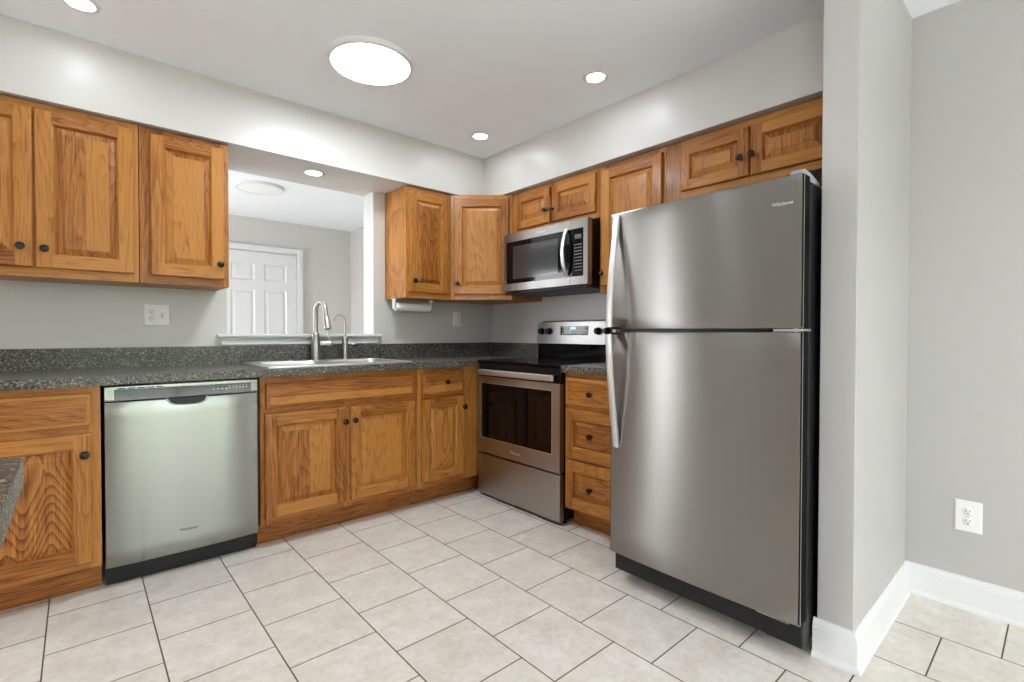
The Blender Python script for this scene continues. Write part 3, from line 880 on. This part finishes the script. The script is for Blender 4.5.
# back console
cs = MB()
R = []
for (y, i, ztop) in ((-.085, .0, 1.176), (-.045, .0, 1.182)):
    pts = [(0.0 + .002, y - .010 * 1, 1.022), (RWd - .002, y - .010, 1.022)]
    for k in range(7):
        a = k * pi / 12; pts.append((RWd - .002 - .025 + .025 * cos(a), y, ztop - .025 + .025 * sin(a)))
    for k in range(7):
        a = pi / 2 + k * pi / 12; pts.append((.027 + .025 * cos(a), y, ztop - .025 + .025 * sin(a)))
    R.append(pts)
cs.rings(R); bc = cs.build('control_console', STEEL, r, smooth=True)
R2 = [[(x * 1.0, y + .004, z + (.006 if z > 1.1 else 0)) for (x, y, z) in R[1]], [(x, -.012, z + (.006 if z > 1.1 else 0)) for (x, y, z) in R[1]]]
MB().rings(R2).build('console_back', BLACK, r, smooth=True)
MB().box(.004, RWd - .004, -.085, -.02, .917, 1.021).build('console_base', BGLASS, r, bevel=.003)
cf = lambda z: -.0955 + (z - 1.022) * .010 / .155
dsp = MB(); dsp.box(.240, .492, cf(1.115) - .002, cf(1.115) + .006, 1.084, 1.146); dp = dsp.build('display_panel', BGLASS, bc)
for cols in ((.256, .275, .293, .312, .330), (.395, .415, .440, .462, .478)):
    m = MB()
    for row, z in enumerate((1.096, 1.115, 1.136)):
        for x in cols:
            if row == 2 and .30 < x < .34: continue
            m.box(x, x + .006, cf(1.115) - .0026, cf(1.115) - .002, z - .002, z + .002)
    m.build('button_print', MARK, dp)
m = MB()
for x in (.335, .346, .362, .373): m.box(x, x + .008, cf(1.115) - .0027, cf(1.115) - .002, 1.124, 1.138)
m.build('clock_digits', BLUE, dp)
for x in (.052, .130, .580, .658):
    k_ = MB(); y0 = cf(1.111)
    k_.lathe([(.025, 0), (.025, .006), (.021, .010), (.019, .026), (.016, .029), (.001, .0295)], (0, 0, 0), 'y', n=24, sgn=-1)
    k_.box(-.005, .005, -.036, -.010, -.019, .019)
    kk = k_.build('control_knob', BLACK, bc, smooth=True); kk.location = (x, y0, 1.111)

# ------------------------------------------------------------------ over-the-range microwave
MY = -.645
r = thing('microwave_oven', 'over-the-range stainless microwave with black window mounted above the range', 'microwave', (0, MY, 0), RN)
MW, mz0, mz1 = .764, 1.385, 1.786
MW = .762
MB().box(.006, MW - .004, -.372, -.004, mz0 - .003, mz1 - .002).build('body', BLACK, r, bevel=.002)
fm = MB(); yf = -.415
gx0, gx1, gz0, gz1 = .026, .729, 1.441, 1.730
fm.box(0, gx0, yf, -.374, mz0 + .006, mz1); fm.box(gx1, MW, yf, -.374, mz0 + .006, mz1)
xs = .625
for (a, b_) in ((gx0, xs - .0012), (xs + .0012, gx1)):
    fm.box(a, b_, yf, -.374, mz0 + .006, gz0); fm.box(a, b_, yf, -.374, gz1, mz1)
fm.box(xs - .0012, xs + .0012, yf + .003, -.374, mz0 + .006, mz1 - .001)
fo = fm.build('front_frame', STEEL_M, r)
dg = MB(); dg.box(gx0, gx1, yf + .002, yf + .03, gz0, gz1); dgl = dg.build('door_glass', BGLASS, r)
MWIN = simple('microwave_window_mesh', (0.035, 0.036, 0.036), rough=0.10, spec=0.7)
MB().box(.095, .520, yf + .0012, yf + .004, 1.470, 1.695).build('viewing_window', MWIN, dgl)
m = MB(); random.seed(5)
for i in range(4):
    for j in range(9):
        m.box(.660 + i * .0155, .660 + i * .0155 + .005, yf + .0010, yf + .003, 1.475 + j * .0195, 1.475 + j * .0195 + .0045)
m.build('keypad_print', MARK, dgl)
MB().box(.660, .712, yf + .0008, yf + .003, 1.668, 1.694).build('clock_display', simple('grey_lcd', (0.10, 0.13, 0.13), rough=0.15), dgl)
hp = []
for k in range(15):
    q = k / 14; hp.append((.600, yf - .006 - .040 * sin(pi * q) ** .7, 1.452 + (1.735 - 1.452) * q))
MB().tube(hp, 1, n=16, flat=(.026, .010, (1, 0, 0))).build('door_handle', STEEL_B, r, smooth=True)
text_mesh('badge_lettering', 'Whirlpool', .018, MARK, fo, (.372, yf - .0006, 1.758), (radians(90), 0, 0), shear=.15)
m = MB(); m.box(.006, MW - .006, -.410, -.012, mz0 - .014, mz0 - .003)
m.build('underside_panel', DGREY, r, bevel=.003)
m = MB()
for k in range(18): m.box(.06 + k * .036, .06 + k * .036 + .024, -.412, -.4095, mz0 - .011, mz0 - .006)
m.build('vent_grille', BLACK, r)

# ------------------------------------------------------------------ refrigerator
FY0, FWd = -1.968, .762
r = thing('refrigerator', 'tall stainless top-freezer refrigerator beside the white wall end', 'refrigerator', (0, FY0, 0), RN)
FX = -.931
b_ = MB().box(.006, FWd - .004, -.855, -.07, .050, 1.600).build('cabinet_shell', DGREY, r, bevel=.004)
MB().box(.012, FWd - .012, -.868, -.855, .145, 1.595).build('door_gasket', RUBBER, r)


def fdoor(nm, z0, z1):
    d = weld(bowed_plate(FWd, FX, z0, z1, .009, .125, n=24, edge=.006).build(nm, STEEL_F, r))
    # darker door body behind the skin
    MB().box(.0015, FWd - .0015, FX + .0035, -.868, z0 + .001, z1 - .001).build('door_edge', RUBBER, d)
    return d


fd = fdoor('freezer_door', 1.112, 1.613)
rd = fdoor('fresh_food_door', .137, 1.100)
hx_ = .040


def fhandle(dp, zs, ys):
    path = [(hx_, y, z) for y, z in zip(ys, zs)]
    MB().tube(path, 1, n=16, flat=(.028, .014, (1, 0, 0))).build('handle', STEEL_B, dp, smooth=True)


N_ = 14
ys = []; zs = []
for k in range(N_ + 1):
    q = k / N_; zs.append(1.600 - (1.600 - 1.122) * q); ys.append(-.939 - .054 * sin(q * pi / 2) ** 1.1)
fhandle(fd, zs, ys)
MB().box(hx_ - .009, hx_ + .009, -.986, -.932, 1.114, 1.124).build('handle_mount', KICKG, fd, bevel=.003)
ys = []; zs = []
for k in range(N_ + 1):
    q = k / N_; zs.append(.604 + (1.092 - .604) * q); ys.append(-.939 - .054 * sin(q * pi / 2) ** 1.1)
fhandle(rd, zs, ys)
MB().box(hx_ - .009, hx_ + .009, -.986, -.932, 1.088, 1.098).build('handle_mount', KICKG, rd, bevel=.003)
MB().box(.012, FWd - .09, FX + .02, -.860, 1.1005, 1.1115).build('middle_divider', BLACK, r)
m = MB(); m.box(FWd - .088, FWd + .001, FX - .003, -.85, 1.102, 1.110); m.lathe([(.008, 1.100), (.008, 1.112)], (FWd - .02, FX + .006, 0)); m.build('middle_hinge', CHROME, r, bevel=.0015)
# top hinge cover: sloped cap
m = MB(); m.rings([[(FWd - .045, -.92, 1.6145), (FWd - .010, -.92, 1.6145), (FWd - .010, -.92, 1.622), (FWd - .045, -.92, 1.622)],
                   [(FWd - .048, -.90, 1.6145), (FWd - .006, -.90, 1.6145), (FWd - .006, -.90, 1.634), (FWd - .048, -.90, 1.634)],
                   [(FWd - .045, -.84, 1.6015), (FWd - .006, -.84, 1.6015), (FWd - .006, -.84, 1.629), (FWd - .045, -.84, 1.629)],
                   [(FWd - .050, -.76, 1.6015), (FWd - .006, -.76, 1.6015), (FWd - .006, -.76, 1.614), (FWd - .050, -.76, 1.614)]])
m.build('top_hinge_cover', simple('grey_hinge_cover', (.36, .37, .38), rough=.35), r, bevel=.003)
# kick grille
m = MB(); m.box(.004, FWd - .012, -.894, -.8555, .050, .134)
g_ = m.build('kick_grille', KICKG, r, bevel=.003)
m = MB()
for k in range(15):
    x = .075 + k * .0385
    for z in (.070, .085, .100, .115): m.box(x, x + .028, -.8955, -.8935, z, z + .008)
m.build('grille_slot', SLOT, g_)
m = MB(); m.box(FWd - .115, FWd - .001, -.902, -.8945, .052, .134); m.box(FWd - .0118, FWd - .001, -.8945, -.86, .052, .134); m.build('leveling_foot_cover', DGREY, r, bevel=.004)
m = MB(); m.box(FWd - .135, FWd - .03, -.932, -.87, .1342, .1368); m.build('bottom_hinge', CHROME, r, bevel=.002)
for x in (.07, FWd - .07):
    for y in (-.72, -.12): MB().lathe([(.012, -.02), (.016, -.02), (.016, .02), (.012, .02)], (x, y, .0165), 'x', n=18).build('wheel', RUBBER, r, smooth=True)
text_mesh('badge_lettering', 'Whirlpool', .0155, MARK, fd, (.699, FX - .0036, 1.524), (radians(90), 0, radians(2.3)), shear=.15)
# thin swoosh ring around the badge
m = MB()
for k in range(22):
    a0_, a1_ = radians(150 + k * 11), radians(150 + (k + 1) * 11)
    f = lambda a, q: (.694 + .010 * q * cos(a), FX - .0048, 1.5235 + .0065 * q * sin(a))
    m.face([f(a0_, 1), f(a1_, 1), f(a1_, .90), f(a0_, .90)])
m.build('badge_ring', MARK, fd)


# ------------------------------------------------------------------ wall plates
def receptacle(root, x, z, y):
    """duplex outlet: two faces, each with its three openings"""
    for dz in (-.0195, .0195):
        o = MB(); o.lathe([(.0165, 0), (.0165, .0022), (.0155, .0028), (.001, .0028)], (x, y, z + dz), 'y', n=20, sgn=-1)
        q = o.build('receptacle', PLASTIC, root, smooth=True)
        s = MB()
        s.box(x - .0068, x - .0045, y - .0032, y - .0026, z + dz - .001, z + dz + .0075); s.box(x + .0045, x + .0068, y - .0032, y - .0026, z + dz, z + dz + .0075)
        s.lathe([(.0028, .0026), (.0028, .0032)], (x, y, z + dz - .0075), 'y', n=10, sgn=-1)
        s.build('socket_slots', SLOT, q)
    MB().lathe([(.003, 0), (.003, .001), (.001, .0013)], (x, y, z), 'y', n=10, sgn=-1).build('screw', CHROME, root, smooth=True)


def plate(root, w, h, t=.006):
    m = MB(); R = []
    for ins, y in ((0, 0), (0, -.002), (.004, -t)):
        R.append([(-w / 2 + ins, y, -h / 2 + ins), (w / 2 - ins, y, -h / 2 + ins), (w / 2 - ins, y, h / 2 - ins), (-w / 2 + ins, y, h / 2 - ins)])
    m.rings(R); return m.build('cover_plate', PLASTIC, root)


r = thing('wall_outlet', 'double-width white plate with outlet and toggle switch under the left wall cabinets', 'outlet', (-2.357, -.0005, 1.192))
plate(r, .118, .118); receptacle(r, -.023, 0, -.006)
m = MB(); m.box(.0175, .0285, -.0062, -.0058, -.012, .012, 1); m.rings([[(.018, -.006, -.006), (.028, -.006, -.006), (.028, -.006, .008), (.018, -.006, .008)], [(.0195, -.018, .002), (.0265, -.018, .002), (.0265, -.017, .009), (.0195, -.017, .009)]], 0)
m.build('toggle', [PLASTIC, simple('grey_switch_recess', (.45, .44, .42), rough=.5)], r)
r = thing('light_switch', 'white rocker switch plate under the corner cabinet, right of paper towels', 'switch', (-.366, -.0005, 1.214))
plate(r, .076, .120)
m = MB(); m.rings([[(-.0165, -.006, -.033), (.0165, -.006, -.033), (.0165, -.006, .033), (-.0165, -.006, .033)], [(-.0155, -.0075, -.032), (.0155, -.0075, -.032), (.0155, -.0105, .032), (-.0155, -.0105, .032)]])
m.build('rocker', PLASTIC, r)
r = thing('wall_outlet', 'white duplex outlet low on the bare grey wall at the right', 'outlet', (-.0365, -3.044, .370), RN)
plate(r, .082, .124); receptacle(r, 0, 0, -.006)

# ------------------------------------------------------------------ paper towels
r = thing('paper_towel_holder', 'under-cabinet paper towel holder with grey end arms', 'towel holder', (-.860, -.150, 1.3395))
for sx in (-1, 1):
    m = MB(); x = sx * .152
    m.rings([[(x - .004, -.020, 0), (x + .004, -.020, 0), (x + .004, .020, 0), (x - .004, .020, 0)], [(x - .004, -.012, -.072), (x + .004, -.012, -.072), (x + .004, .012, -.072), (x - .004, .012, -.072)]])
    m.box(x - .016, x + .016, -.020, .020, -.004, -.0003)
    m.lathe([(.012, -.0035), (.012, .0035)], (x - sx * .007, 0, -.058), 'x', n=18)
    m.build('arm', simple('pale_grey_plastic', (.62, .62, .60), rough=.4), r, bevel=.001)
MB().lathe([(.005, -.142), (.005, .142)], (0, 0, -.058), 'x', n=14).build('rod', CHROME, r, smooth=True)
r = thing('paper_towel_roll', 'thin white paper towel roll hanging below the narrow wall cabinet', 'paper towels', (-.860, -.150, 1.2815))
MB().lathe([(.018, -.139), (.0285, -.139), (.0290, -.137), (.0290, .137), (.0285, .139), (.018, .139)], (0, 0, 0), 'x', n=36).build('paper', PAPER, r, smooth=True)
m = MB(); m.rings([[(x, q * cos(2 * pi * k / 30), q * sin(2 * pi * k / 30)) for k in range(30)] for (x, q) in ((-.1395, .0182), (.1395, .0182), (.1395, .0165), (-.1395, .0165))], close=True); m.build('core', CARD, r, smooth=True)


# ------------------------------------------------------------------ ceiling lights
def led_disc(label, x, y, rad, mat, z=CEIL, group=None):
    r = thing('ceiling_light', label, 'ceiling light', (x, y, z), 0, group)
    MB().lathe([(rad - .02, -.0005), (rad, -.0005), (rad, -.022), (rad - .006, -.026), (rad - .016, -.026), (rad - .018, -.020)], n=56, caps=False).build('trim_ring', WHITE, r, smooth=True)
    MB().lathe([(rad - .0165, -.008), (rad - .0165, -.0235), (rad - .03, -.0255), (.02, -.0265), (.001, -.0265)], n=56).build('diffuser', mat, r, smooth=True)
    return r


def can(label, x, y, z=CEIL, rad=.049, group=None):
    r = thing('recessed_downlight', label, 'ceiling light', (x, y, z), 0, group)
    MB().lathe([(rad - .004, -.0003), (rad + .016, -.0003), (rad + .015, -.004), (rad - .001, -.0055), (rad - .004, -.003)], n=36, caps=False).build('trim_ring', WHITE, r, smooth=True)
    MB().lathe([(rad - .004, -.0004), (rad - .005, -.0035), (.001, -.0045)], n=36).build('lens', CANM, r, smooth=True)
    return r


led_disc('large round lit flush LED light on the kitchen ceiling', -1.600, -1.034, .201, LEDM)
led_disc('unlit round flush light on the next room ceiling, seen through the opening', -1.43, 1.57, .20, OFFM)
can('lit recessed downlight in the ceiling above the refrigerator side', -.661, -1.662)
can('lit recessed downlight in the ceiling nearest the soffit corner', -.640, -.663)
can('lit recessed downlight cut by the top picture edge at left', -2.662, -.650)
can('lit recessed downlight in the soffit underside above the sink', -1.558, -.137, 2.106)
can('added recessed downlight over the peninsula, outside the picture', -2.662, -1.662)  # added lamp, continues the downlight grid out of view

# added unseen fill light behind the camera: its globes brighten the ceiling as well
r = thing('added_chandelier', 'added five globe fill fixture over the dining side, behind the camera', 'added_chandelier', (-2.0, -5.0, CEIL))
MB().lathe([(.06, -.0005), (.06, -.012), (.02, -.03), (.008, -.034)], n=24).build('canopy', CHROME, r, smooth=True)
MB().lathe([(.006, -.03), (.006, -.62), (.03, -.64), (.03, -.70), (.008, -.72)], n=16).build('stem', CHROME, r, smooth=True)
for k in range(5):
    a = 2 * pi * k / 5 + .3; c, s_ = cos(a), sin(a)
    am = MB().tube([(.02 * c, .02 * s_, -.67), (.14 * c, .14 * s_, -.72), (.24 * c, .24 * s_, -.70), (.27 * c, .27 * s_, -.64)], .007, n=10).build('arm', CHROME, r, smooth=True)
    MB().lathe([(.001, -.075)] + [(.075 * sin(pi * q / 12), -.075 * cos(pi * q / 12)) for q in range(1, 12)] + [(.001, .075)], (.27 * c, .27 * s_, -.565), n=24).build('globe_shade', GLOBM, am, smooth=True)
